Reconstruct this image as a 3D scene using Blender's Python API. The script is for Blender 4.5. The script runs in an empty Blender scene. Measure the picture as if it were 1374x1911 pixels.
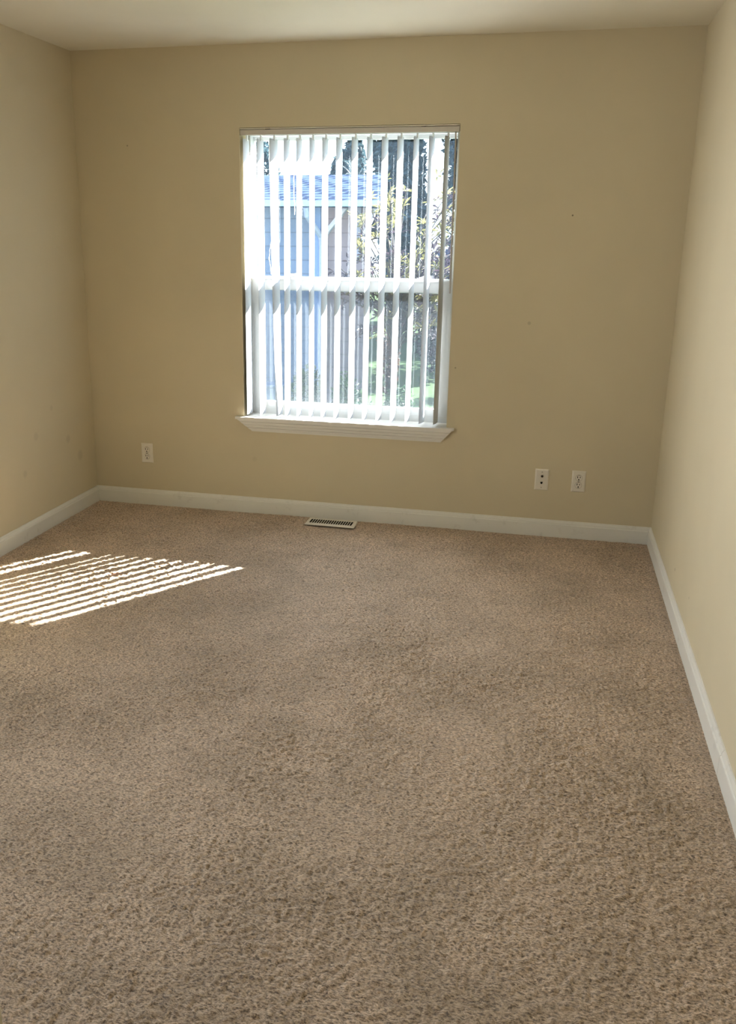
import bpy, bmesh, math, random
import numpy as np
from mathutils import Vector, Matrix, Euler

S = bpy.context.scene
C = S.collection
R = math.radians

# ------------------------------------------------------------------ camera
FW, FH = 1374, 1911
F_PX = 1686.8
yaw, pitch, roll = -0.2336, -0.2815, 0.0094
CAM = Vector((2.5443, -4.7379, 1.5073))
ppx, ppy = -73.71, -24.81
fwd = Vector((math.sin(yaw)*math.cos(pitch), math.cos(yaw)*math.cos(pitch), math.sin(pitch)))
rt = Vector((math.cos(yaw), -math.sin(yaw), 0))
up = rt.cross(fwd)
rt2 = rt*math.cos(roll) + up*math.sin(roll)
up2 = up*math.cos(roll) - rt*math.sin(roll)
cd = bpy.data.cameras.new('camera')
cam = bpy.data.objects.new('camera', cd); C.objects.link(cam)
cam.matrix_world = Matrix.Translation(CAM) @ Matrix((rt2, up2, -fwd)).transposed().to_4x4()
cd.sensor_fit = 'VERTICAL'; cd.sensor_height = 24.0
cd.lens = 24.0*F_PX/FH
cd.shift_x = -ppx/FH
cd.shift_y = ppy/FH
cd.clip_start = 0.02; cd.clip_end = 300
S.camera = cam

# ------------------------------------------------------------------ world, sun, added fill light
SUN_TO = Vector((0.580, 0.8146, 0.0)).normalized()
SUN_TO = Vector((SUN_TO.x, SUN_TO.y, 0.645*0.807)).normalized()
w = bpy.data.worlds.new('sky'); S.world = w; w.use_nodes = True
nt = w.node_tree; nt.nodes.clear()
o = nt.nodes.new('ShaderNodeOutputWorld'); bg = nt.nodes.new('ShaderNodeBackground')
tc = nt.nodes.new('ShaderNodeTexCoord'); sp = nt.nodes.new('ShaderNodeSeparateXYZ')
rp = nt.nodes.new('ShaderNodeValToRGB')
rp.color_ramp.elements[0].position = 0.0; rp.color_ramp.elements[0].color = (0.86, 0.93, 1.0, 1)
rp.color_ramp.elements[1].position = 0.5; rp.color_ramp.elements[1].color = (0.50, 0.70, 1.0, 1)
nt.links.new(tc.outputs['Generated'], sp.inputs[0]); nt.links.new(sp.outputs['Z'], rp.inputs[0])
nt.links.new(rp.outputs[0], bg.inputs[0]); bg.inputs[1].default_value = 4.2
nt.links.new(bg.outputs[0], o.inputs[0])

ld = bpy.data.lights.new('sun', 'SUN'); ld.energy = 112.0; ld.angle = R(0.55); ld.color = (1.0, 0.96, 0.91)
sun = bpy.data.objects.new('sun', ld); C.objects.link(sun)
sun.rotation_euler = (-SUN_TO).to_track_quat('-Z', 'Y').to_euler(); sun.location = (6, 8, 8)

# added fill lamp, set in an invented left-wall window outside the frame
W2 = (-3.46, -2.34, 0.75, 2.05)          # y0, y1, z0, z1 of its opening
ad = bpy.data.lights.new('added_fill_light', 'AREA'); ad.shape = 'RECTANGLE'; ad.size = W2[3]-W2[2]-.02; ad.size_y = W2[1]-W2[0]-.02
ad.energy = 15.0; ad.spread = R(100); ad.color = (0.93, 0.97, 1.0)
al = bpy.data.objects.new('added_fill_light', ad); C.objects.link(al)
al.location = (-0.14, (W2[0]+W2[1])/2, (W2[2]+W2[3])/2); al.rotation_euler = (0, R(-90), 0)

S.view_settings.view_transform = 'Standard'; S.view_settings.look = 'None'
S.view_settings.gamma = 1.0; S.view_settings.use_curve_mapping = False
S.view_settings.exposure = 0.07

# ------------------------------------------------------------------ dimensions
W, H = 3.1414, 2.434
YB, XH, YE = -3.59, 1.678, -7.5           # rear wall of the room, hall's left wall, hall's end
WL, WR, WT, WB = 0.927, 2.0576, 2.043, 0.541
BBH = 0.0755

# ------------------------------------------------------------------ helpers
def link_mesh(name, me, parent=None):
    ob = bpy.data.objects.new(name, me); C.objects.link(ob)
    if parent: ob.parent = parent
    return ob

def obj(name, bm, mat, parent=None, smooth=False, loc=None, recalc=True):
    if recalc: bmesh.ops.recalc_face_normals(bm, faces=bm.faces)
    me = bpy.data.meshes.new(name); bm.to_mesh(me); bm.free()
    for m in (mat if isinstance(mat, (list, tuple)) else [mat]): me.materials.append(m)
    if smooth:
        for p in me.polygons: p.use_smooth = True
    ob = link_mesh(name, me, parent)
    if loc is not None: ob.location = loc
    return ob

def box(bm, x0, x1, y0, y1, z0, z1, mi=0):
    v = [bm.verts.new((x, y, z)) for x in (x0, x1) for y in (y0, y1) for z in (z0, z1)]
    for f in ((0,1,3,2),(4,6,7,5),(0,4,5,1),(2,3,7,6),(0,2,6,4),(1,5,7,3)):
        fc = bm.faces.new([v[i] for i in f]); fc.material_index = mi

def bevbox(bm, x0, x1, y0, y1, z0, z1, r=0.002, seg=2):
    n0 = len(bm.edges)
    box(bm, x0, x1, y0, y1, z0, z1)
    bm.edges.ensure_lookup_table()
    bmesh.ops.bevel(bm, geom=bm.edges[n0:], offset=r, segments=seg, affect='EDGES', profile=0.5)

def prism(bm, prof, frame0, frame1):
    """loft closed 2-D profile from frame0(u,v) to frame1(u,v)"""
    a = [bm.verts.new(frame0(u, v)) for u, v in prof]
    b = [bm.verts.new(frame1(u, v)) for u, v in prof]
    n = len(prof)
    for i in range(n): bm.faces.new((a[i], a[(i+1) % n], b[(i+1) % n], b[i]))
    bm.faces.new(a); bm.faces.new(b[::-1])

def tube(bm, pts, rad, seg=8, cap=True):
    pts = [Vector(p) for p in pts]
    rads = rad if isinstance(rad, (list, tuple)) else [rad]*len(pts)
    rings = []
    for i, p in enumerate(pts):
        d = (pts[min(i+1, len(pts)-1)] - pts[max(i-1, 0)]).normalized()
        a = d.cross(Vector((0.31, 0.17, 0.93)) if abs(d.z) < .9 else Vector((1, 0.1, 0))).normalized(); b = d.cross(a)
        rings.append([bm.verts.new(p + (a*math.cos(t) + b*math.sin(t))*rads[i]) for t in [2*math.pi*k/seg for k in range(seg)]])
    for r0, r1 in zip(rings, rings[1:]):
        for k in range(seg): bm.faces.new((r0[k], r0[(k+1) % seg], r1[(k+1) % seg], r1[k]))
    if cap: bm.faces.new(rings[0][::-1]); bm.faces.new(rings[-1])

def disc(bm, cx, cz, y0, y1, r, seg=20, sx=1.0):
    """short cylinder lying along y"""
    a = [bm.verts.new((cx+sx*r*math.cos(t), y0, cz+r*math.sin(t))) for t in [2*math.pi*k/seg for k in range(seg)]]
    b = [bm.verts.new((v.co.x, y1, v.co.z)) for v in a]
    for k in range(seg): bm.faces.new((a[k], a[(k+1) % seg], b[(k+1) % seg], b[k]))
    bm.faces.new(a); bm.faces.new(b[::-1])

def empty(name, loc=(0, 0, 0), rz=0):
    e = bpy.data.objects.new(name, None); C.objects.link(e); e.location = loc; e.rotation_euler = (0, 0, rz)
    e.empty_display_size = 0.1
    return e

def tag(ob, label, cat, group=None, kind=None):
    if label: ob['label'] = label
    if cat: ob['category'] = cat
    if group: ob['group'] = group
    if kind: ob['kind'] = kind
    return ob

def struct(ob, label=None, cat=None):
    ob['kind'] = 'structure'
    if label: ob['label'] = label
    if cat: ob['category'] = cat
    return ob

# ------------------------------------------------------------------ materials
def mat(name, col, rough=0.6, spec=0.3, **kw):
    m = bpy.data.materials.new(name); m.use_nodes = True
    b = m.node_tree.nodes['Principled BSDF']
    b.inputs['Base Color'].default_value = (*col, 1)
    b.inputs['Roughness'].default_value = rough
    b.inputs['Specular IOR Level'].default_value = spec
    for k, v in kw.items(): b.inputs[k.replace('_', ' ')].default_value = v
    return m

def N(m, t, **kw):
    n = m.node_tree.nodes.new(t)
    for k, v in kw.items(): setattr(n, k, v)
    return n

def noise(m, scale, detail=3, rough=0.55, coord='Object', vec=None, stretch=None):
    n = N(m, 'ShaderNodeTexNoise'); n.inputs['Scale'].default_value = scale
    n.inputs['Detail'].default_value = detail; n.inputs['Roughness'].default_value = rough
    tcn = N(m, 'ShaderNodeTexCoord'); src = tcn.outputs[coord]
    if stretch:
        mp = N(m, 'ShaderNodeMapping'); mp.inputs['Scale'].default_value = stretch
        m.node_tree.links.new(src, mp.inputs[0]); src = mp.outputs[0]
    m.node_tree.links.new(src, n.inputs['Vector'])
    return n

def ramp(m, src, stops):
    r = N(m, 'ShaderNodeValToRGB'); cr = r.color_ramp
    while len(cr.elements) < len(stops): cr.elements.new(0.5)
    for e, (p, c) in zip(cr.elements, stops): e.position = p; e.color = (*c, 1)
    m.node_tree.links.new(src, r.inputs[0]); return r.outputs[0]

def bump(m, src, strength, dist, prev=None):
    b = N(m, 'ShaderNodeBump'); b.inputs['Strength'].default_value = strength; b.inputs['Distance'].default_value = dist
    m.node_tree.links.new(src, b.inputs['Height'])
    if prev: m.node_tree.links.new(prev, b.inputs['Normal'])
    return b.outputs[0]

def bsdf(m): return m.node_tree.nodes['Principled BSDF']
def L(m, a, b): m.node_tree.links.new(a, b)

def mixc(m, fac, a, b, mode='MIX'):
    x = N(m, 'ShaderNodeMix', data_type='RGBA', blend_type=mode)
    for s, i in ((fac, 0), (a, 6), (b, 7)):
        if hasattr(s, 'is_linked'): L(m, s, x.inputs[i])
        elif i == 0: x.inputs[0].default_value = s
        else: x.inputs[i].default_value = (*s, 1)
    return x.outputs[2]

def paint(name, col, marks=()):
    m = mat(name, col, 0.75, 0.25)
    n1 = noise(m, 70, 4, 0.6); n2 = noise(m, 1.3, 3, 0.6)
    c2 = tuple(v*0.955 for v in col); c3 = tuple(min(1, v*1.03) for v in col)
    out = ramp(m, n2.outputs[0], [(0.3, c2), (0.7, c3)])
    for (p, r, dark) in marks:                         # scuffs and pin holes left in the paint
        d = N(m, 'ShaderNodeVectorMath', operation='DISTANCE'); t = N(m, 'ShaderNodeTexCoord')
        L(m, t.outputs['Object'], d.inputs[0]); d.inputs[1].default_value = p
        mr = N(m, 'ShaderNodeMapRange', interpolation_type='SMOOTHSTEP')
        mr.inputs['From Min'].default_value = r*0.4; mr.inputs['From Max'].default_value = r
        mr.inputs['To Min'].default_value = dark; mr.inputs['To Max'].default_value = 0
        L(m, d.outputs['Value'], mr.inputs['Value'])
        out = mixc(m, mr.outputs[0], out, (0.12, 0.09, 0.06))
    L(m, out, bsdf(m).inputs['Base Color'])
    L(m, bump(m, n1.outputs[0], 0.22, 0.0012), bsdf(m).inputs['Normal'])
    return m

WALLC = (0.66, 0.575, 0.405)
M_wall = paint('beige_paint_back', WALLC, marks=[((2.62, 0, 1.62), 0.006, .8), ((0.30, 0, 1.965), 0.006, .5), ((2.09, 0, 0.86), 0.006, .5),
                                                ((0.985, 0, 0.30), 0.02, .08), ((2.45, 0, 1.1), 0.012, .25)])
M_wallL = paint('beige_paint_left', WALLC, marks=[((0, -.30, 0.42), 0.03, .14), ((0, -.62, .5), 0.03, .1), ((0, -.18, .30), .04, .14),
                                                 ((0, -.75, .33), .025, .12), ((0, -.45, .62), 0.02, .09)])
M_wallR = paint('beige_paint_right', WALLC, marks=[((W, -.9, .17), 0.01, .5), ((W, -1.3, .2), .008, .3)])
M_ceil = paint('ceiling_paint', (0.80, 0.745, 0.61))
M_trim = mat('white_trim_paint', (0.80, 0.78, 0.73), 0.35, 0.5)
L(M_trim, bump(M_trim, noise(M_trim, 40, 3).outputs[0], 0.1, 0.0006), bsdf(M_trim).inputs['Normal'])
M_base = mat('white_baseboard_paint', (0.80, 0.78, 0.72), 0.38, 0.5)
_s = ramp(M_base, noise(M_base, 9, 6, 0.7).outputs[0], [(0.28, (0.66, 0.63, 0.57)), (0.42, (0.80, 0.78, 0.72))])
L(M_base, _s, bsdf(M_base).inputs['Base Color'])
M_vinyl = mat('white_vinyl', (0.60, 0.61, 0.60), 0.4, 0.4)
M_plastic = mat('almond_plastic', (0.80, 0.74, 0.64), 0.35, 0.5)
M_dark = mat('slot_shade', (0.01, 0.008, 0.006), 0.8, 0.1)  # near-black stands in for the shade inside slots and openings
M_screw = mat('screw_metal', (0.45, 0.42, 0.36), 0.4, 0.5, Metallic=0.7)
M_brass = mat('coax_brass', (0.10, 0.07, 0.04), 0.4, 0.5, Metallic=0.5)
M_reg = mat('register_enamel', (0.80, 0.74, 0.64), 0.4, 0.5)
M_rail = mat('headrail_enamel', (0.62, 0.58, 0.52), 0.4, 0.4)
M_clip = mat('clip_metal', (0.10, 0.09, 0.07), 0.5, 0.4, Metallic=0.6)
M_wand = mat('wand_plastic', (0.42, 0.38, 0.33), 0.15, 0.5)
M_matte_white = mat('matte_white', (0.85, 0.85, 0.85), 0.7)

# PVC vane: opaque white with a little light showing through
M_vane = bpy.data.materials.new('pvc_vane'); M_vane.use_nodes = True
b = bsdf(M_vane); b.inputs['Base Color'].default_value = (0.58, 0.60, 0.63, 1); b.inputs['Roughness'].default_value = 0.45
b.inputs['Specular IOR Level'].default_value = 0.35
tr = N(M_vane, 'ShaderNodeBsdfTranslucent'); tr.inputs[0].default_value = (0.80, 0.74, 0.64, 1)
mx = N(M_vane, 'ShaderNodeMixShader'); mx.inputs[0].default_value = 0.015
L(M_vane, b.outputs[0], mx.inputs[1]); L(M_vane, tr.outputs[0], mx.inputs[2])
L(M_vane, mx.outputs[0], M_vane.node_tree.nodes['Material Output'].inputs[0])

# window glass: clear, slightly reflective, with a film of dust that scatters daylight
def glass(name, dust, streak=True):
    m = bpy.data.materials.new(name); m.use_nodes = True; m.node_tree.nodes.clear()
    out = N(m, 'ShaderNodeOutputMaterial')
    t = N(m, 'ShaderNodeBsdfTransparent'); t.inputs[0].default_value = (0.93, 0.96, 0.97, 1)
    g = N(m, 'ShaderNodeBsdfGlossy'); g.inputs['Roughness'].default_value = 0.01
    lw = N(m, 'ShaderNodeLayerWeight'); pw = N(m, 'ShaderNodeMath', operation='POWER'); pw.inputs[1].default_value = 5
    fr = N(m, 'ShaderNodeMath', operation='MULTIPLY_ADD'); fr.inputs[1].default_value = 0.9; fr.inputs[2].default_value = 0.035
    L(m, lw.outputs['Facing'], pw.inputs[0]); L(m, pw.outputs[0], fr.inputs[0])
    a = N(m, 'ShaderNodeMixShader'); L(m, fr.outputs[0], a.inputs[0]); L(m, t.outputs[0], a.inputs[1]); L(m, g.outputs[0], a.inputs[2])
    tl = N(m, 'ShaderNodeBsdfTranslucent'); tl.inputs[0].default_value = (0.5, 0.72, 1.0, 1)
    c = N(m, 'ShaderNodeMixShader')
    nz = noise(m, 5, 4, 0.6, stretch=(6, 1, 0.5))
    mr = N(m, 'ShaderNodeMapRange'); mr.inputs['From Min'].default_value = .3; mr.inputs['From Max'].default_value = .7
    mr.inputs['To Min'].default_value = dust*0.8; mr.inputs['To Max'].default_value = dust*1.25
    L(m, nz.outputs[0], mr.inputs['Value']); L(m, mr.outputs[0], c.inputs[0])
    L(m, a.outputs[0], c.inputs[1]); L(m, tl.outputs[0], c.inputs[2]); L(m, c.outputs[0], out.inputs[0])
    return m
M_glassU = glass('window_glass', 0.0028)
M_glassL = glass('window_glass_lower', 0.0036)
M_screen = bpy.data.materials.new('insect_screen'); M_screen.use_nodes = True
b = bsdf(M_screen); b.inputs['Base Color'].default_value = (0.10, 0.11, 0.12, 1)
tr = N(M_screen, 'ShaderNodeBsdfTransparent'); mx = N(M_screen, 'ShaderNodeMixShader'); mx.inputs[0].default_value = 0.24
L(M_screen, tr.outputs[0], mx.inputs[1]); L(M_screen, b.outputs[0], mx.inputs[2])
L(M_screen, mx.outputs[0], M_screen.node_tree.nodes['Material Output'].inputs[0])

# carpet
M_carpet = mat('cut_pile_carpet', (0.40, 0.29, 0.2), 0.62, 0.75)
bs = bsdf(M_carpet)
bs.inputs['Sheen Weight'].default_value = 0.35; bs.inputs['Sheen Roughness'].default_value = 0.5
bs.inputs['Sheen Tint'].default_value = (0.9, 0.85, 0.8, 1)
fine = noise(M_carpet, 215, 4, 0.70, stretch=(0.55, 1, 1))
c1 = ramp(M_carpet, fine.outputs[0], [(0.36, (0.11, 0.065, 0.034)), (0.47, (0.42, 0.305, 0.205)), (0.60, (0.76, 0.60, 0.45))])  # dark stops paint shade into the gaps between tufts
big = noise(M_carpet, 3.2, 5, 0.62)
fac = ramp(M_carpet, big.outputs[0], [(0.36, (0.80, 0.75, 0.67)), (0.60, (1.07, 1.02, 0.97))])  # pile-direction sheen painted in as lighter and darker patches
c2 = mixc(M_carpet, 1.0, c1, fac, 'MULTIPLY')
def spot(m, out, p, r, col, k):
    d = N(m, 'ShaderNodeVectorMath', operation='DISTANCE'); t = N(m, 'ShaderNodeTexCoord')
    L(m, t.outputs['Object'], d.inputs[0]); d.inputs[1].default_value = p
    mr = N(m, 'ShaderNodeMapRange', interpolation_type='SMOOTHSTEP'); mr.inputs['From Min'].default_value = 0; mr.inputs['From Max'].default_value = r
    mr.inputs['To Min'].default_value = k; mr.inputs['To Max'].default_value = 0
    L(m, d.outputs['Value'], mr.inputs['Value'])
    return mixc(m, mr.outputs[0], out, col)
c2 = spot(M_carpet, c2, (1.60, -.78, 0), 0.03, (0.10, 0.06, 0.03), .6)        # dark spot
c2 = spot(M_carpet, c2, (0.665, -1.13, 0), 0.05, (0.65, 0.12, 0.05), .35)     # faint red stain
L(M_carpet, c2, bs.inputs['Base Color'])
L(M_carpet, bump(M_carpet, fine.outputs[0], 1.0, 0.005), bs.inputs['Normal'])

# ------------------------------------------------------------------ floor: tufted pile as real relief
def vnoise(X, Y, scale, seed):
    rs = np.random.RandomState(seed); T = rs.rand(512, 512).astype(np.float32)
    x = X/scale + 100; y = Y/scale + 100
    xi = np.floor(x).astype(np.int64); yi = np.floor(y).astype(np.int64)
    fx = x-xi; fy = y-yi; fx = fx*fx*(3-2*fx); fy = fy*fy*(3-2*fy)
    g = lambda a, b: T[a % 512, b % 512]
    return (g(xi, yi)*(1-fx)+g(xi+1, yi)*fx)*(1-fy) + (g(xi, yi+1)*(1-fx)+g(xi+1, yi+1)*fx)*fy

def grid_mesh(name, xs, ys, Z, m):
    nx, ny = len(xs), len(ys)
    X, Y = np.meshgrid(xs, ys)
    co = np.stack([X, Y, Z], -1).reshape(-1, 3).astype(np.float32)
    i = np.arange(ny-1)[:, None]*nx + np.arange(nx-1)[None, :]
    f = np.stack([i, i+1, i+nx+1, i+nx], -1).reshape(-1).astype(np.int32)
    me = bpy.data.meshes.new(name); nf = (nx-1)*(ny-1)
    me.vertices.add(nx*ny); me.vertices.foreach_set('co', co.ravel())
    me.loops.add(nf*4); me.loops.foreach_set('vertex_index', f)
    me.polygons.add(nf); me.polygons.foreach_set('loop_start', np.arange(0, nf*4, 4, dtype=np.int32))
    me.polygons.foreach_set('use_smooth', np.ones(nf, dtype=bool))
    me.update(calc_edges=True); me.materials.append(m)
    return me
def warp_y():
    ys = [0.0]
    while ys[-1] > -4.4: ys.append(ys[-1] - 0.0045)      # finer relief than the tuft everywhere the eye can rest
    return np.array(ys, dtype=np.float64)
xs = np.arange(0, W+0.003, 0.0036); ys = warp_y()
X, Y = np.meshgrid(xs, ys)
wx = X + 0.006*vnoise(X, Y, 0.02, 9); wy = Y + 0.006*vnoise(X, Y, 0.023, 8)
a1 = vnoise(wx*.62, wy, 0.0105, 1); a2 = vnoise(wx*.75, wy, 0.0065, 2); a3 = vnoise(X, Y, 0.30, 3); a4 = vnoise(wx*.7, wy, 0.020, 4)
h = 0.60*np.abs(2*a1-1)**0.8 + 0.50*a2 + 0.18*a4
amp = 0.0062*(0.55 + 0.75*a3)
edge = np.clip(np.minimum(np.minimum(X-0.012, W-0.012-X), -0.012-Y)/0.03, 0, 1)
Z = -0.015 + amp*h*1.6*(0.35+0.65*edge) - 0.003*(1-edge)
Z = np.where((np.abs(X-1.4635) < 0.142) & (np.abs(Y+0.125) < 0.061), -0.013, Z)      # cut out under the floor vent
me = grid_mesh('floor', xs, ys, Z, M_carpet)
fl = link_mesh('floor', me); struct(fl, 'beige-brown cut pile carpet across the whole room', 'floor')
bm = bmesh.new(); box(bm, XH, W, YE, -4.39, -0.03, -0.006)
struct(obj('floor', bm, M_carpet), 'beige-brown carpet of the entry hall behind the viewpoint', 'floor')

# ------------------------------------------------------------------ walls and ceiling
WD = 0.22   # wall thickness at the window
bm = bmesh.new()
box(bm, -0.15, WL, 0, WD, -0.03, H); box(bm, WR, W+0.15, 0, WD, -0.03, H)
box(bm, WL, WR, 0, WD, -0.03, WB-0.022); box(bm, WL, WR, 0, WD, WT, H)
bmesh.ops.remove_doubles(bm, verts=bm.verts, dist=1e-5)
struct(obj('wall_back', bm, M_wall), 'beige painted wall with the window in it', 'wall')
bm = bmesh.new(); box(bm, -0.15, 0, YB-0.15, W2[0], -0.03, H); box(bm, -0.15, 0, W2[1], 0, -0.03, H)
box(bm, -0.15, 0, W2[0], W2[1], -0.03, W2[2]); box(bm, -0.15, 0, W2[0], W2[1], W2[3], H)
bmesh.ops.remove_doubles(bm, verts=bm.verts, dist=1e-5)
struct(obj('wall_left', bm, M_wallL), 'beige painted wall on the left of the room', 'wall')
bm = bmesh.new(); box(bm, W, W+0.15, YE, 0, -0.03, H)
struct(obj('wall_right', bm, M_wallR), 'beige painted wall on the right of the room', 'wall')
bm = bmesh.new()
prof = [(0, YB), (XH-0.02, YB), (XH-0.006, YB-0.006), (XH, YB-0.02), (XH, YE), (XH-0.15, YE), (XH-0.15, YB-0.15), (0, YB-0.15)]
prism(bm, prof, lambda u, v: (u, v, -0.03), lambda u, v: (u, v, H))
box(bm, XH-0.15, W+0.15, YE-0.15, YE, -0.03, H)
struct(obj('wall_front', bm, M_wallL), 'beige wall corner beside the entry, at the left edge near the viewpoint', 'wall')
bm = bmesh.new(); box(bm, -0.15, W+0.15, YE, WD, H, H+0.15)
struct(obj('ceiling', bm, M_ceil), 'plain pale beige painted ceiling', 'ceiling')

# ------------------------------------------------------------------ baseboards
BP = [(0, -0.03), (0.014, -0.03), (0.014, 0.052), (0.0125, 0.0545), (0.0095, 0.0560), (0.0095, 0.0600), (0.0080, 0.0660), (0.0052, 0.0715), (0.0048, 0.0748), (0.002, BBH), (0, BBH)]
bm = bmesh.new(); prism(bm, BP, lambda u, v: (u, -u, v), lambda u, v: (W-u, -u, v))
struct(obj('baseboard_back', bm, M_base), 'white moulded baseboard under the window', 'baseboard')
bm = bmesh.new(); prism(bm, BP, lambda u, v: (u, -u, v), lambda u, v: (u, YB+u, v))
struct(obj('baseboard_left', bm, M_base), 'white moulded baseboard along the left wall', 'baseboard')
bm = bmesh.new()
prism(bm, BP, lambda u, v: (W-u, -u, v), lambda u, v: (W-u, -2.187, v))
prism(bm, BP, lambda u, v: (W-u*0.97, -2.188, v-0.0006), lambda u, v: (W-u*0.97, YE, v-0.0006))
struct(obj('baseboard_right', bm, M_base), 'white moulded baseboard along the right wall', 'baseboard')
bm = bmesh.new(); prism(bm, BP, lambda u, v: (0.014, YB+u, v), lambda u, v: (XH-0.03, YB+u, v))
struct(obj('baseboard_front', bm, M_base), 'white moulded baseboard on the wall beside the entry', 'baseboard')

# ------------------------------------------------------------------ window
win = empty('window_1', ((WL+WR)/2, 0.12, WB)); struct(win, 'white vinyl single-hung window in the back wall', 'window')
winv = Matrix.Translation(win.location).inverted()
def wobj(name, bm, m, parent=None, smooth=False):
    bm.transform(winv) if parent is None or parent is win else bm.transform(Matrix.Translation(win.location).inverted())
    return obj(name, bm, m, parent or win, smooth)

# outer frame
bm = bmesh.new()
for a in ((WL, WL+0.022, 0.115, 0.205, WB, WT), (WR-0.022, WR, 0.115, 0.205, WB, WT),
          (WL+0.022, WR-0.022, 0.115, 0.205, WT-0.028, WT), (WL+0.022, WR-0.022, 0.115, 0.205, WB, WB+0.038)): bevbox(bm, *a, r=0.0015)
wobj('window_frame', bm, M_vinyl)
# upper sash (outer track)
UG = (0.952, 2.033, 1.292, 1.995); y0, y1 = 0.163, 0.200
bm = bmesh.new()
for a in ((WL+0.021, UG[0], y0, y1, 1.225, WT-0.027), (UG[1], WR-0.021, y0, y1, 1.225, WT-0.027),
          (UG[0], UG[1], y0, y1, UG[3], WT-0.027), (UG[0], UG[1], y0, y1, 1.225, UG[2])): bevbox(bm, *a, r=0.0015)
us = wobj('upper_sash', bm, M_vinyl)
bm = bmesh.new(); box(bm, UG[0]-0.004, UG[1]+0.004, 0.180, 0.1802, UG[2]-0.004, UG[3]+0.004)
wobj('window_pane', bm, M_glassU, us)
# lower sash (inner track)
LG = (0.985, 1.990, 0.612, 1.232); y0, y1 = 0.118, 0.155
bm = bmesh.new()
for a in ((WL+0.021, LG[0], y0, y1, WB+0.037, 1.300), (LG[1], WR-0.021, y0, y1, WB+0.037, 1.300),
          (LG[0], LG[1], y0, y1, LG[3], 1.300), (LG[0], LG[1], y0, y1, WB+0.037, LG[2]),
          (WL+0.024, WR-0.024, 0.108, 0.119, 1.286, 1.294)): bevbox(bm, *a, r=0.0015)
ls = wobj('lower_sash', bm, M_vinyl)
bm = bmesh.new(); box(bm, LG[0]-0.004, LG[1]+0.004, 0.136, 0.1362, LG[2]-0.004, LG[3]+0.004)
wobj('window_pane', bm, M_glassL, ls)
for lx in (1.165, 1.895):                                # cam locks on the meeting rail
    bm = bmesh.new(); bevbox(bm, lx-0.03, lx+0.03, 0.112, 0.150, 1.300, 1.309, 0.002); bevbox(bm, lx-0.008, lx+0.028, 0.108, 0.128, 1.307, 1.316, 0.002)
    wobj('sash_lock', bm, M_vinyl, ls)
bm = bmesh.new()
for k in ((LG[0]-0.02, LG[1]+0.02, WB+0.045, 1.235),):
    box(bm, k[0], k[1], 0.203, 0.2034, k[2], k[3])
wobj('insect_screen', bm, M_screen)
# stool and crown-shaped apron with mitred returns
bm = bmesh.new()
bevbox(bm, WL-0.001, WR+0.001, -0.002, 0.122, WB-0.022, WB, 0.001)
def sill_layer(bm, d, x0, x1, z0, z1, r):
    bevbox(bm, x0, x1, -d, 0.0, z0, z1, r)
sill_layer(bm, 0.032, 0.884, 2.099, WB-0.011, WB+0.0005, 0.003)
# apron: profile of steps, each lower and shallower, returned at the ends
steps = [(0.043, -0.011), (0.043, -0.019), (0.034, -0.0205), (0.034, -0.0235), (0.040, -0.025), (0.037, -0.036), (0.028, -0.0375), (0.028, -0.0405),
         (0.033, -0.042), (0.029, -0.053), (0.019, -0.0545), (0.019, -0.0575), (0.024, -0.059), (0.018, -0.070), (0.012, -0.072), (0.012, -0.080)]
def xe(dz): t = (-dz-0.011)/0.069; return 0.893 + 0.083*t, 2.090 - 0.060*t
rings = []
for d, dz in steps:
    d *= 0.68
    a, b_ = xe(dz)
    rings.append([bm.verts.new(c) for c in ((a, 0, WB+dz), (a, -d, WB+dz), (b_, -d, WB+dz), (b_, 0, WB+dz))])
for r0, r1 in zip(rings, rings[1:]):
    for k in range(4): bm.faces.new((r0[k], r0[(k+1) % 4], r1[(k+1) % 4], r1[k]))
bm.faces.new(rings[0][::-1]); bm.faces.new(rings[-1])
wobj('window_sill', bm, M_trim)

# invented window around the added fill lamp, in the left wall outside the frame
w2 = empty('fill_window', (-0.10, (W2[0]+W2[1])/2, W2[2])); struct(w2, 'white vinyl window added out of view in the left wall to hold the fill light', 'window')
bm = bmesh.new(); hy = (W2[1]-W2[0])/2; hz = W2[3]-W2[2]
for a in ((-hy, -hy+.04, 0, hz), (hy-.04, hy, 0, hz), (-hy+.04, hy-.04, 0, .04), (-hy+.04, hy-.04, hz-.04, hz), (-hy+.04, hy-.04, hz*.5-.02, hz*.5+.02)):
    bevbox(bm, -0.02, 0.03, a[0], a[1], a[2], a[3], 0.0015)
obj('window_frame', bm, M_vinyl, w2)
bm = bmesh.new(); bevbox(bm, 0.02, 0.135, -hy-.03, hy+.03, -0.02, 0.0, 0.002); obj('window_sill', bm, M_trim, w2)

# ------------------------------------------------------------------ vertical blind
bl = tag(empty('vertical_blind', ((WL+WR)/2, 0.05, 2.0)), 'white vertical blind with narrow angled vanes hanging in the window recess', 'window blind')
bli = Matrix.Translation(bl.location).inverted()
def bobj(name, bm, m, parent=None, smooth=False):
    bm.transform(bli); return obj(name, bm, m, parent or bl, smooth)
bm = bmesh.new()
bevbox(bm, WL+0.003, WR-0.003, 0.004, 0.010, 2.008, 2.034, 0.0015)           # front lip
bevbox(bm, WL+0.004, WR-0.004, 0.010, 0.058, 2.0125, 2.0335, 0.002)
bobj('headrail', bm, M_rail)
bm = bmesh.new(); box(bm, WL+0.003, WR-0.002, -0.002, 0.030, 2.0362, 2.0405)
bobj('top_flange', bm, mat('flange_cream', (0.85, 0.80, 0.68), 0.4))
for cx in (1.078, 1.877):
    bm = bmesh.new(); bevbox(bm, cx-0.012, cx+0.012, 0.000, 0.030, 2.0330, 2.0425, 0.001); bobj('mounting_clip', bm, M_clip)
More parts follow.
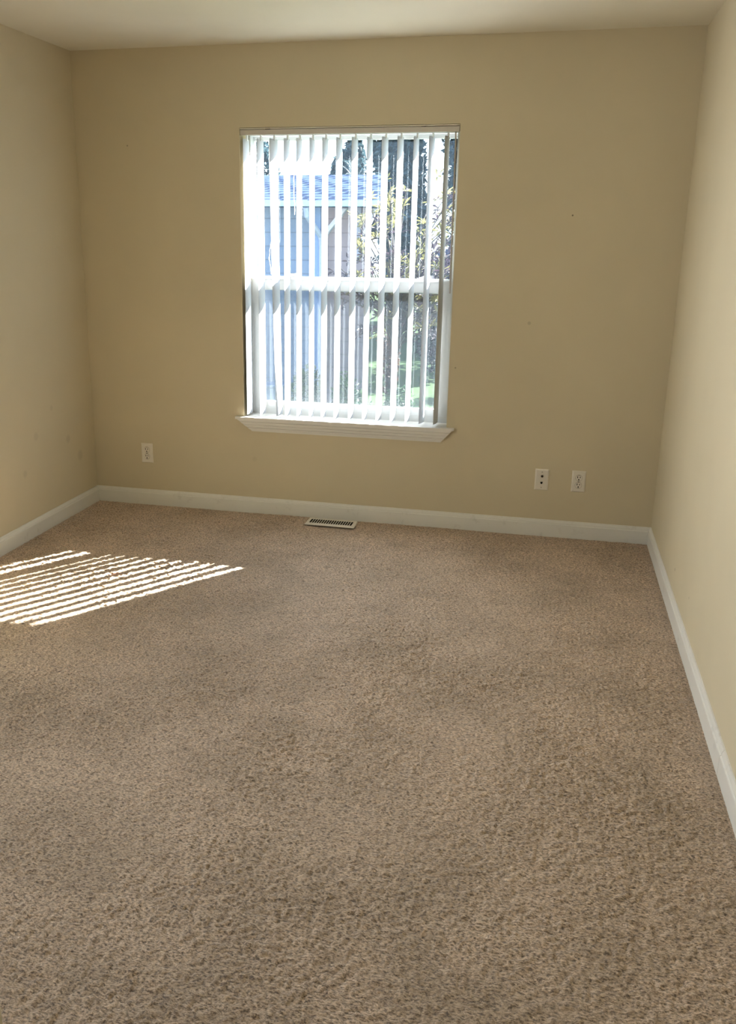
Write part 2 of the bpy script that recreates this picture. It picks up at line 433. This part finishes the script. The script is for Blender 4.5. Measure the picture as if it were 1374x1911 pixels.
XI = [.948, 1.023, 1.090, 1.167, 1.234, 1.3035, 1.370, 1.4425, 1.5225, 1.601, 1.676, 1.7545, 1.8355, 1.9115, 1.9895]
ANG = [-2.4, -5.2, -12.1, -4.5, -3.0, -3.0, -6.5, -7.5, -8.5, -7.5, -11.0, -11.0, -9.0, -12.0, -9.0]
ZT, ZBt, VW = 1.992, 0.551, 0.089
def vane_bm(xi, ang, bot_dx=0.0, bot_ang=0.0, dz=0.0):
    bm = bmesh.new(); n = 10; NZ = 12 if bot_dx or bot_ang else 1
    rings = []
    for j in range(NZ+1):
        t = j/NZ; z = ZT + (ZBt-ZT)*t + dz*t
        s = t**1.6
        a = R(ang + bot_ang*s); tx, ty = -math.sin(a), math.cos(a); nx, ny = math.cos(a), math.sin(a)
        x0 = xi + bot_dx*s; ring = []
        for side in (0, 1):
            for k in (range(n+1) if side == 0 else range(n, -1, -1)):
                u = k/n; wv = 0.0055*(1-(2*u-1)**2) - 0.0055 + side*0.0011    # shallow curved section
                px = x0 + tx*VW*u + nx*wv; py = 0.008 + ty*VW*u + ny*wv
                ring.append(bm.verts.new((px, py, z)))
        rings.append(ring)
    for r0, r1 in zip(rings, rings[1:]):
        for k in range(len(r0)): bm.faces.new((r0[k], r0[(k+1) % len(r0)], r1[(k+1) % len(r0)], r1[k]))
    for rr in (rings[0], rings[-1]):
        for k in range(n):
            bm.faces.new((rr[k], rr[k+1], rr[2*n-k], rr[2*n+1-k]))
    return bm
for i, (x, a) in enumerate(zip(XI, ANG)):
    if i == 2: bm = vane_bm(x, a, 0.028, 5.0)
    else: bm = vane_bm(x, a, dz=0.0)
    v = bobj('vane', bm, M_vane, smooth=False)
    if i == 2: v['label'] = 'twisted vane hanging askew, third from the left'
    bm = bmesh.new(); aa = R(a); cx, cy = x - math.sin(aa)*VW/2, 0.008+math.cos(aa)*VW/2
    bevbox(bm, cx-0.004, cx+0.004, cy-0.008, cy+0.008, 1.984, 2.0125, 0.001)
    st = obj('carrier_stem', bm, M_matte_white, v); st.data.transform(bli)
bm = bmesh.new()
tube(bm, [(2.036, 0.02, 2.012), (2.038, -0.004, 2.000), (2.0395, -0.006, 1.96), (2.044, -0.008, 1.238)], 0.0042, 8)
bobj('tilt_wand', bm, M_wand)
random.seed(4)
bm = bmesh.new()
def wig(pts, n, amp):
    out = []
    for (a, b_) in zip(pts, pts[1:]):
        for k in range(n):
            t = k/n; p = Vector(a).lerp(Vector(b_), t); out.append(p + Vector((random.uniform(-amp, amp), 0, 0)))
    out.append(Vector(pts[-1])); return out
tube(bm, wig([(1.192, 0.10, 1.985), (1.190, 0.10, 1.80), (1.194, 0.10, 1.62)], 9, 0.0022), 0.0016, 6)  # thin wavy white strand between two vanes
bobj('wavy_strand', bm, M_matte_white)
bm = bmesh.new()
tube(bm, wig([(1.055, 0.10, 1.985), (1.066, 0.10, 1.50), (1.050, 0.10, 1.40), (1.062, 0.10, 1.312)], 8, 0.0022), 0.0016, 6)
bobj('wavy_strand', bm, M_matte_white)

# ------------------------------------------------------------------ wall plates
def plate_bm(w_, h_):
    bm = bmesh.new(); d = 0.006
    o_ = [bm.verts.new((sx*w_/2, 0, sz*h_/2)) for sx, sz in ((-1,-1),(1,-1),(1,1),(-1,1))]
    m_ = [bm.verts.new((sx*(w_/2-0.0012), -d*0.6, sz*(h_/2-0.0012))) for sx, sz in ((-1,-1),(1,-1),(1,1),(-1,1))]
    i_ = [bm.verts.new((sx*(w_/2-0.007), -d, sz*(h_/2-0.007))) for sx, sz in ((-1,-1),(1,-1),(1,1),(-1,1))]
    for a, b_ in ((o_, m_), (m_, i_)):
        for k in range(4): bm.faces.new((a[k], a[(k+1) % 4], b_[(k+1) % 4], b_[k]))
    bm.faces.new(i_); bm.faces.new(o_[::-1]); return bm

def outlet(x, z, label):
    t = tag(empty('power_outlet', (x, 0, z)), label, 'outlet', None)
    obj('cover_plate', plate_bm(0.0711, 0.1143), M_plastic, t)
    for s in (1, -1):
        cz = s*0.0195
        bm = bmesh.new()                                           # dark reveal ring, then the socket face
        disc(bm, 0, cz, -0.0055, -0.0063, 0.0176, 28); bm.transform(Matrix.Diagonal((1, 1, 1, 1)))
        rv = obj('socket', bm, mat_reveal, t)
        bm = bmesh.new()
        vs = []
        for k in range(28):
            a = 2*math.pi*k/28; vs.append((0.0166*math.cos(a), max(-0.0142, min(0.0142, 0.0166*math.sin(a)))))
        prism(bm, vs, lambda u, v: (u, -0.0055, cz+v), lambda u, v: (u, -0.0078, cz+v))
        obj('socket_face', bm, M_plastic, rv)
        bm = bmesh.new()
        box(bm, -0.0081, -0.0048, -0.0082, -0.0070, cz-0.0005, cz+0.0100); box(bm, 0.0047, 0.0078, -0.0082, -0.0070, cz+0.0005, cz+0.0088)
        disc(bm, 0, cz-0.0085, -0.0070, -0.0082, 0.0034, 14)
        obj('socket_slots', bm, M_dark, rv)
    bm = bmesh.new(); disc(bm, 0, 0, -0.005, -0.0072, 0.0030, 14)
    obj('screw', bm, M_screw, t)
mat_reveal = mat('outlet_reveal', (0.30, 0.25, 0.18), 0.7)
outlet(0.3312, 0.2937, 'almond double power outlet on the back wall, left of the window')
outlet(2.7578, 0.2953, 'almond double power outlet on the back wall near the right corner')
t = tag(empty('cable_plate', (2.5702, 0, 0.2926)), 'almond wall plate with a cable jack above a phone jack, on the back wall', 'wall plate')
obj('cover_plate', plate_bm(0.0711, 0.1143), M_plastic, t)
bm = bmesh.new(); disc(bm, 0.001, 0.019, -0.0055, -0.0065, 0.0072, 6); disc(bm, 0.001, 0.019, -0.0064, -0.014, 0.0048, 16)
j = obj('coax_jack', bm, M_brass, t)
bm = bmesh.new(); disc(bm, 0.001, 0.019, -0.0139, -0.0145, 0.0020, 10); obj('pin_hole', bm, M_dark, j)
bm = bmesh.new(); bevbox(bm, -0.0085, 0.0085, -0.0075, -0.005, -0.0265, -0.0085, 0.0015)
j = obj('phone_jack', bm, M_plastic, t)
bm = bmesh.new()
prism(bm, [(-0.0058, -0.0115), (0.0058, -0.0115), (0.0058, -0.0175), (0.0025, -0.0215), (0.0, -0.0238), (-0.0025, -0.0215), (-0.0058, -0.0175)],
      lambda u, v: (u, -0.0070, v), lambda u, v: (u, -0.0080, v)); obj('jack_opening', bm, M_dark, j)
for s in (1, -1):
    bm = bmesh.new(); disc(bm, 0, s*0.0415, -0.005, -0.0070, 0.0030, 14); obj('screw', bm, M_screw, t)

# ------------------------------------------------------------------ floor register
t = tag(empty('floor_register', (1.4635, -0.125, -0.003)), 'almond metal floor vent with dark slots, in the carpet below the window', 'floor vent')
rx, ry = 0.1375, 0.0575
bm = bmesh.new(); o1 = [(-rx, -ry, 0.0), (rx, -ry, 0.0), (rx, ry, 0.0), (-rx, ry, 0.0)]
o2 = [(sx*(rx-0.003), sy*(ry-0.003), 0.0055) for sx, sy in ((-1,-1),(1,-1),(1,1),(-1,1))]
ix0, ix1, iy0, iy1 = -0.119, 0.119, -0.034, 0.036
i2 = [(ix0, iy0, 0.0062), (ix1, iy0, 0.0062), (ix1, iy1, 0.0062), (ix0, iy1, 0.0062)]
i3 = [(a, b_, -0.001) for a, b_, _ in i2]
rr = [[bm.verts.new(c) for c in q] for q in (o1, o2, i2, i3)]
for a, b_ in zip(rr, rr[1:]):
    for k in range(4): bm.faces.new((a[k], a[(k+1) % 4], b_[(k+1) % 4], b_[k]))
obj('vent_frame', bm, M_reg, t)
bm = bmesh.new(); box(bm, ix0, ix1, iy0, iy1, 0.0030, 0.0042); obj('dark_plate', bm, M_dark, t)  # solid dark plate in place of the shaded duct under the louvers
n = 18
for k in range(1, n):
    x = ix0 + (ix1-ix0)*k/n
    bm = bmesh.new()
    prism(bm, [(x-0.0017, 0.0061), (x+0.0017, 0.0061), (x+0.0017, 0.0041), (x-0.0017, 0.0041)], lambda u, v: (u, iy0, v), lambda u, v: (u, iy1, v))
    obj('louver', bm, M_reg, t)

# ------------------------------------------------------------------ outside
GZ = -0.45
M_lawn = mat('lawn', (0.10, 0.2, 0.05), 0.9, 0.1)
L(M_lawn, ramp(M_lawn, noise(M_lawn, 14, 5, .7).outputs[0], [(.3, (0.015, 0.034, 0.010)), (0.60, (0.034, 0.07, 0.018))]), bsdf(M_lawn).inputs['Base Color'])
bm = bmesh.new(); box(bm, -30, 30, 0.23, 45, GZ-0.2, GZ)
struct(obj('ground', bm, M_lawn), 'green lawn outside the window', 'ground')
bm = bmesh.new(); box(bm, -0.4, W+0.4, YE-0.3, 0.30, -0.60, -0.031)
struct(obj('foundation', bm, mat('foundation_concrete', (0.35, 0.34, 0.32), 0.9)), 'concrete base under the room', 'foundation')

# neighbouring house
hs = tag(empty('house', (-4, 7, GZ)), 'single storey neighbouring house with shingled roof seen through the blind', 'house')
hinv = Matrix.Translation(hs.location).inverted()
def hobj(name, bm, m, parent=None):
    bm.transform(hinv); return obj(name, bm, m, parent or hs)
def siding(name, col):
    m = mat(name, col, 0.8, 0.2)
    wv = N(m, 'ShaderNodeTexWave', wave_type='BANDS', bands_direction='Z', wave_profile='SAW'); wv.inputs['Scale'].default_value = 2.2
    tcn = N(m, 'ShaderNodeTexCoord'); L(m, tcn.outputs['Object'], wv.inputs[0])
    L(m, bump(m, wv.outputs['Fac'], 0.6, 0.012), bsdf(m).inputs['Normal'])
    L(m, ramp(m, wv.outputs['Fac'], [(0.0, tuple(c*.55 for c in col)), (0.10, col)]), bsdf(m).inputs['Base Color'])
    return m
M_side1 = siding('blue_grey_siding', (0.105, 0.15, 0.25)); M_side2 = siding('taupe_siding', (0.16, 0.14, 0.175))
bm = bmesh.new(); prism(bm, [(-11, 5.0), (0.085, 5.0), (-0.95, 10.0), (-11, 10.0)], lambda u, v: (u, v, GZ), lambda u, v: (u, v, 1.83)); hobj('wing_wall', bm, M_side1)
bm = bmesh.new(); prism(bm, [(0.086, 5.03), (0.66, 5.03), (-0.42, 9.9), (-0.93, 9.9)], lambda u, v: (u, v, GZ), lambda u, v: (u, v, 1.83)); hobj('wall', bm, M_side2)
bm = bmesh.new(); box(bm, 0.085, 0.12, 4.97, 5.04, GZ, 1.83); box(bm, 0.02, 0.085, 4.97, 5.0, GZ, 1.83)
hobj('corner_board', bm, mat('corner_board_paint', (0.112, 0.196, 0.392), 0.7))
bm = bmesh.new(); box(bm, 0.50, 0.55, 4.99, 5.03, 1.30, 1.82); hobj('vent_pipe', bm, mat('pipe_paint', (0.168, 0.196, 0.280), 0.7))
M_porch = mat('porch_trim_paint', (0.336, 0.364, 0.476), 0.7)
bm = bmesh.new(); prism(bm, [(0.12, 1.45), (0.12, 1.52), (0.36, 1.80), (0.41, 1.80)], lambda u, v: (u, 4.95, v), lambda u, v: (u, 5.03, v)); hobj('brace', bm, M_porch)
bm = bmesh.new(); prism(bm, [(0.57, 1.45), (0.57, 1.52), (0.68, 1.80), (0.73, 1.80)], lambda u, v: (u, 4.95, v), lambda u, v: (u, 5.03, v)); hobj('brace', bm, M_porch)
# shingled roof
M_roof = mat('grey_shingles', (0.1, 0.11, 0.14), 1.0, 0.0)
br = N(M_roof, 'ShaderNodeTexBrick'); tcn = N(M_roof, 'ShaderNodeTexCoord'); L(M_roof, tcn.outputs['Object'], br.inputs[0])
br.inputs['Color1'].default_value = (0.03, 0.045, 0.085, 1); br.inputs['Color2'].default_value = (0.045, 0.06, 0.11, 1)
br.inputs['Mortar'].default_value = (0.012, 0.018, 0.035, 1); br.inputs['Scale'].default_value = 1.0
br.inputs['Brick Width'].default_value = 0.30; br.inputs['Row Height'].default_value = 0.40; br.inputs['Mortar Size'].default_value = 0.05
L(M_roof, br.outputs[0], bsdf(M_roof).inputs['Base Color'])
def roof_poly(bm, pts, th=0.06):
    a = [bm.verts.new(p) for p in pts]; b_ = [bm.verts.new((p[0], p[1], p[2]-th)) for p in pts]
    bm.faces.new(a); bm.faces.new(b_[::-1])
    for k in range(len(a)): bm.faces.new((a[k], b_[k], b_[(k+1) % len(a)], a[(k+1) % len(a)]))
zr = lambda y: 1.86 + (y-4.7)*(2.50-1.86)/(10.2-4.7)
bm = bmesh.new(); roof_poly(bm, [(-11.3, 4.7, 1.86), (0.78, 4.7, 1.86), (-0.10, 10.2, 2.47), (-11.3, 10.2, 2.47)])
roof_poly(bm, [(0.781, 4.7, 1.855), (-0.30, 10.2, 1.855), (-0.098, 10.2, 2.465)])
roof_poly(bm, [(-11.3, 10.2, 2.47), (-0.1, 10.2, 2.47), (-0.25, 10.3, 1.86), (-0.4, 12.5, 1.6), (-11.3, 12.5, 1.8)])
hobj('roof', bm, M_roof)
bm = bmesh.new(); box(bm, -11.3, 0.80, 4.60, 4.70, 1.81, 1.865)
gt = hobj('gutter', bm, mat('gutter_paint', (0.224, 0.336, 0.504), 0.6))
bm = bmesh.new(); tube(bm, [(0.05, 4.63, 1.80), (0.05, 4.66, 1.72), (0.13, 4.93, 1.52), (0.14, 4.94, 1.40), (0.14, 4.94, GZ+0.05)], 0.03, 8)
hobj('downspout', bm, mat('downspout_paint', (0.224, 0.280, 0.420), 0.6), gt)

# fence at the back
M_fence = mat('weathered_fence', (0.056, 0.073, 0.126), 0.9, 0.1)
fe = tag(empty('fence', (6, 13, GZ)), 'dark weathered board fence behind the tree, at the far side of the lawn', 'fence')
bm = bmesh.new(); random.seed(8)
for k in range(95):
    x = -5.6 + k*0.15; box(bm, x, x+0.14, 0, 0.02, 0, 1.75+random.uniform(-.015, .015))
obj('board_panel', bm, M_fence, fe)
for k in range(7):
    bm = bmesh.new(); box(bm, -5.6+k*2.35, -5.5+k*2.35, 0.02, 0.12, 0, 1.7); obj('fence_post', bm, M_fence, fe)

# foliage -------------------------------------------------------------
def leafmat(name, c0, c1, trans=0.35):
    m = mat(name, c0, 0.6, 0.3)
    col = ramp(m, noise(m, 7, 2).outputs[0], [(0.35, c0), (0.65, c1)])
    tr = N(m, 'ShaderNodeBsdfTranslucent'); mx = N(m, 'ShaderNodeMixShader'); mx.inputs[0].default_value = trans
    L(m, col, bsdf(m).inputs['Base Color']); L(m, col, tr.inputs[0])
    L(m, bsdf(m).outputs[0], mx.inputs[1]); L(m, tr.outputs[0], mx.inputs[2]); L(m, mx.outputs[0], m.node_tree.nodes['Material Output'].inputs[0])
    return m
M_bark = mat('bark', (0.035, 0.032, 0.035), 0.9, 0.1)
M_farleaf = leafmat('far_tree_leaves', (0.020, 0.040, 0.050), (0.045, 0.080, 0.090), .25)
M_shrub = leafmat('shrub_leaves', (0.013, 0.036, 0.018), (0.040, 0.075, 0.036), .35)
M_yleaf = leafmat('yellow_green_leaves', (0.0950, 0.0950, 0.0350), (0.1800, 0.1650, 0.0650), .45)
M_pleaf = leafmat('shade_haze_leaves', (0.0136, 0.0108, 0.0196), (0.0392, 0.0245, 0.0343), .35)  # purple tone carries painted shade (tree) and haze (far shrubs)
M_dleaf = leafmat('dry_leaves', (0.0490, 0.0245, 0.0147), (0.0784, 0.0441, 0.0294), .35)

def leaves(name, centres, size, m, parent, seed=0, jitter=0.35, aspect=0.38):
    """one mesh of many creased leaves at the given points"""
    rs = np.random.RandomState(seed); n = len(centres); c = np.asarray(centres)
    d = rs.normal(size=(n, 3)); d /= np.linalg.norm(d, axis=1)[:, None]
    e = rs.normal(size=(n, 3)); e -= (e*d).sum(1)[:, None]*d; e /= np.linalg.norm(e, axis=1)[:, None]
    s = size*(1-jitter + 2*jitter*rs.rand(n))[:, None]; nn = np.cross(d, e)
    v = np.stack([c - d*s*.5, c - e*s*aspect*.5 + nn*s*.08, c + d*s*.5, c + e*s*aspect*.5 + nn*s*.08], 1).reshape(-1, 3)
    f = []
    for k in range(n): q = 4*k; f += [(q, q+1, q+2), (q, q+2, q+3)]
    me = bpy.data.meshes.new(name); me.from_pydata(v.tolist(), [], f); me.materials.append(m)
    return link_mesh(name, me, parent)

def cloud(rs, n, blobs):
    out = []
    wts = np.array([b_[3]*b_[4]*b_[5] for b_ in blobs]) ** .67; wts /= wts.sum()
    for b_, k in zip(blobs, rs.multinomial(n, wts)):
        p = rs.normal(size=(k, 3)); p /= np.linalg.norm(p, axis=1)[:, None]
        p *= (0.55 + 0.45*rs.rand(k))[:, None]**.7
        out.append(np.array(b_[:3]) + p*np.array(b_[3:6]))
    return np.concatenate(out)

def tree(name, x, y, h, rad, n, size, m, label, cat='tree', group=None, seed=0, lift=0.35, trunk_r=0.12):
    r = tag(empty(name, (x, y, GZ)), label, cat, group); rs = np.random.RandomState(seed)
    blobs = []
    for k in range(9):
        a = rs.rand()*6.28; q = rs.rand()*rad*.55
        blobs.append((q*math.cos(a), q*math.sin(a), h*(lift + (1-lift)*(.25+.6*rs.rand())), rad*.5, rad*.5, h*(1-lift)*.28))
    blobs.append((0, 0, h*(lift+(1-lift)*.5), rad*.8, rad*.8, h*(1-lift)*.5))
    leaves('foliage', cloud(rs, n, blobs), size, m, r, seed)
    bm = bmesh.new(); tube(bm, [(0, 0, 0), (rs.normal()*.05, 0, h*lift), (rs.normal()*.15, .05, h*.85)], [trunk_r, trunk_r*.8, trunk_r*.25], 8)
    obj('trunk', bm, M_bark, r, True); return r

FT = [(-4.65, 18, 4.25, 0.75), (-3.55, 22, 3.85, 0.6), (-2.45, 17.6, 4.0, 0.55), (-1.05, 17.3, 6.2, 0.72), (0.50, 19.3, 7.0, 0.98), (2.9, 17.3, 6.3, 1.3), (6.0, 19.5, 6.4, 1.6)]
names = ['showing above the left part of the roof', 'low one just right of the sky gap', 'narrow one left of the palm, above the roof',
         'tall narrow one at the right end of the roof', 'tallest one behind the yellow-green tree', 'dense one far back behind the right edge of the window', 'rightmost one behind the far fence']
for i, (x, y, h, r_) in enumerate(FT):
    dense = i >= 2
    tree('broadleaf_tree', x, y, h, r_, 9000 if dense else 3600, 0.24 if dense else 0.17, M_farleaf, 'dark leafy tree, ' + names[i], 'tree', 'trees beyond the neighbouring house', seed=20+i, lift=.05 if dense else .2)
# palm above the roof
pm = tag(empty('palm_tree', (-1.55, 14.6, GZ)), 'small palm with thin upright fronds above the right end of the roof', 'tree'); random.seed(3)
bm = bmesh.new(); tube(bm, [(0, 0, 0), (0.03, 0, 1.5), (0, 0, 3.1)], [.11, .09, .08], 10); obj('trunk', bm, M_bark, pm, True)
for k in range(16):
    a = k*2.4; el = 0.5 + 0.9*random.random(); bm = bmesh.new(); pts = []
    for j in range(7):
        t_ = j/6; rr_ = 0.75*t_*math.cos(el); zz = 3.05 + 0.8*t_*math.sin(el) - 0.35*t_*t_
        pts.append(Vector((rr_*math.cos(a), rr_*math.sin(a), zz)))
    tube(bm, pts, [.010, .009, .008, .007, .006, .005, .003], 4)
    sd = Vector((-math.sin(a), math.cos(a), 0))
    for j in range(1, 7):
        for q in (0, .5):
            p = pts[j-1].lerp(pts[j], q); dr = (pts[j]-pts[j-1]).normalized()
            for s in (-1, 1):
                e_ = p + sd*s*0.11 + dr*0.16 - Vector((0, 0, 0.03)); wv = dr*0.009
                bm.faces.new([bm.verts.new(c) for c in (p-wv, p+wv, e_)])
    obj('frond', bm, M_farleaf, pm, recalc=False)

# yellow-green tree close to the window: thin branches with star shaped leaf whorls
yt = tag(empty('ornamental_tree', (1.25, 3.05, GZ)), 'young tree with yellow-green leaf whorls and a dark leaning trunk just outside the window', 'tree')
random.seed(12); rs = np.random.RandomState(5)
bm = bmesh.new(); tube(bm, [(-0.02, 0, 0), (0.0, 0, .5), (0.02, 0, 1.1), (0.06, .02, 1.5)], [.035, .03, .026, .02], 8)
obj('trunk', bm, M_bark, yt, True)
bm = bmesh.new(); Yc, Pc = [], []
for k in range(105):
    z0 = random.uniform(0.95, 1.5); a = random.uniform(0, 6.28)
    if k < 66: e_ = Vector((random.uniform(-0.48, 0.78), random.uniform(-.5, .6), random.uniform(1.45, 2.46)))
    else: e_ = Vector((random.uniform(-.35, 0.75), random.uniform(-.4, .5), random.uniform(1.15, 1.75)))
    e_.z -= 0.75*max(0, -0.12-e_.x)
    m_ = Vector((e_.x*.4, e_.y*.4, z0 + (e_.z-z0)*.6)); st = Vector((0.03, .01, z0))
    tube(bm, [st, m_, e_], [.009, .006, .003], 5)
    for q in range(3):
        p = m_.lerp(e_, 0.45+0.55*q/2) + Vector((random.gauss(0, .03), random.gauss(0, .03), random.gauss(0, .03)))
        (Yc if random.random() < (.75 if p.z > 1.9 else .38) else Pc).append(p)  # upper whorls mostly take the sunlit colour, lower ones the painted shade colour
obj('branches', bm, M_bark, yt, True)
def whorls(name, cs, m, seed, ln=0.085, k_=8):
    rs = np.random.RandomState(seed); V, F = [], []
    for c in cs:
        ax = Vector((rs.normal()*.4, -0.5+rs.normal()*.4, 0.8)).normalized(); u = ax.cross(Vector((0.9, .1, .2))).normalized(); v_ = ax.cross(u)
        for j in range(k_):
            if rs.rand() < .15: continue
            t_ = 6.283*j/k_ + rs.rand()*.4; d = (u*math.cos(t_)+v_*math.sin(t_)+ax*(.1+.5*rs.rand())).normalized(); l = ln*(.7+.6*rs.rand())
            s = d.cross(ax).normalized()*l*.13; q = len(V); tip = c+d*l - ax*l*.15; mid = c+d*l*.55
            V += [c, mid+s, tip, mid-s]; F += [(q, q+1, q+2), (q, q+2, q+3)]
    me = bpy.data.meshes.new(name); me.from_pydata([tuple(p) for p in V], [], F); me.materials.append(m)
    return link_mesh(name, me, yt)
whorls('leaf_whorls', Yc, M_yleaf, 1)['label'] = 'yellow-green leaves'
whorls('leaf_whorls', Pc, M_pleaf, 2)['label'] = 'leaves coloured purple-brown for shade'

# shrubs under the window and across the lawn
def shrub(x, y, h, rx_, ry_, n, size, m, label, group, seed):
    r = tag(empty('shrub', (x, y, GZ)), label, 'shrub', group); rs = np.random.RandomState(seed)
    bl_ = [(0, 0, h*.5, rx_, ry_, h*.5)] + [(rs.uniform(-.6, .6)*rx_, rs.uniform(-.6, .6)*ry_, h*(.55+.25*rs.rand()), rx_*.4, ry_*.4, h*.3) for _ in range(6)]
    leaves('foliage', cloud(rs, n, bl_), size, m, r, seed, aspect=.5)
    bm = bmesh.new()
    for k in range(5): tube(bm, [(0, 0, 0), (rs.uniform(-.5, .5)*rx_, rs.uniform(-.4, .4)*ry_, h*.8)], [.012, .004], 5)
    obj('stems', bm, M_bark, r)
SH = [(0.66, 2.35, .94, .185, .20, 2400, 'left end of the hedge below the window'), (1.06, 2.3, .88, .185, .20, 2400, 'second from the left in the hedge below the window'),
      (1.46, 2.28, .80, .185, .20, 2400, 'third from the left in the hedge below the window'), (1.86, 2.3, .74, .185, .20, 2400, 'fourth from the left in the hedge, right side of the window'),
      (2.26, 2.35, .68, .185, .20, 2200, 'right end of the hedge below the window')]
for i, a in enumerate(SH):
    shrub(*a[:6], 0.045, M_shrub, 'green leafy shrub, ' + a[6], 'green shrubs below the window', 40+i)
shrub(1.05, 8.3, 1.75, .42, .42, 4200, .085, M_pleaf, 'large dark shrub tinted purple for haze, at the right end of the house', None, 60)
shrub(2.0, 11.0, 2.1, .9, .7, 4200, .085, M_pleaf, 'tall dark shrub tinted purple for haze, before the far fence', None, 61)
shrub(0.72, 5.9, .95, .14, .14, 900, .05, M_dleaf, 'small orange-brown dry shrub behind the leaning trunk', None, 62)
shrub(1.75, 7.2, .8, .3, .3, 1400, .06, M_dleaf, 'pinkish brown dry shrub on the lawn at the right of the window', None, 63)
# bin against the wing wall
t = tag(empty('garbage_bin', (-0.17, 4.2, GZ)), 'blue-grey lidded bin standing against the neighbouring house wall', 'bin')
bm = bmesh.new(); prism(bm, [(-.09, -.09), (.09, -.09), (.09, .09), (-.09, .09)], lambda u, v: (u, v, 0), lambda u, v: (u*1.15, v*1.15, .46))
M_bin = mat('bin_plastic', (0.07, 0.11, 0.19), .5); obj('bin_body', bm, M_bin, t)
bm = bmesh.new(); bevbox(bm, -.115, .115, -.115, .115, .46, .50, .015, 3); obj('lid', bm, M_bin, t)
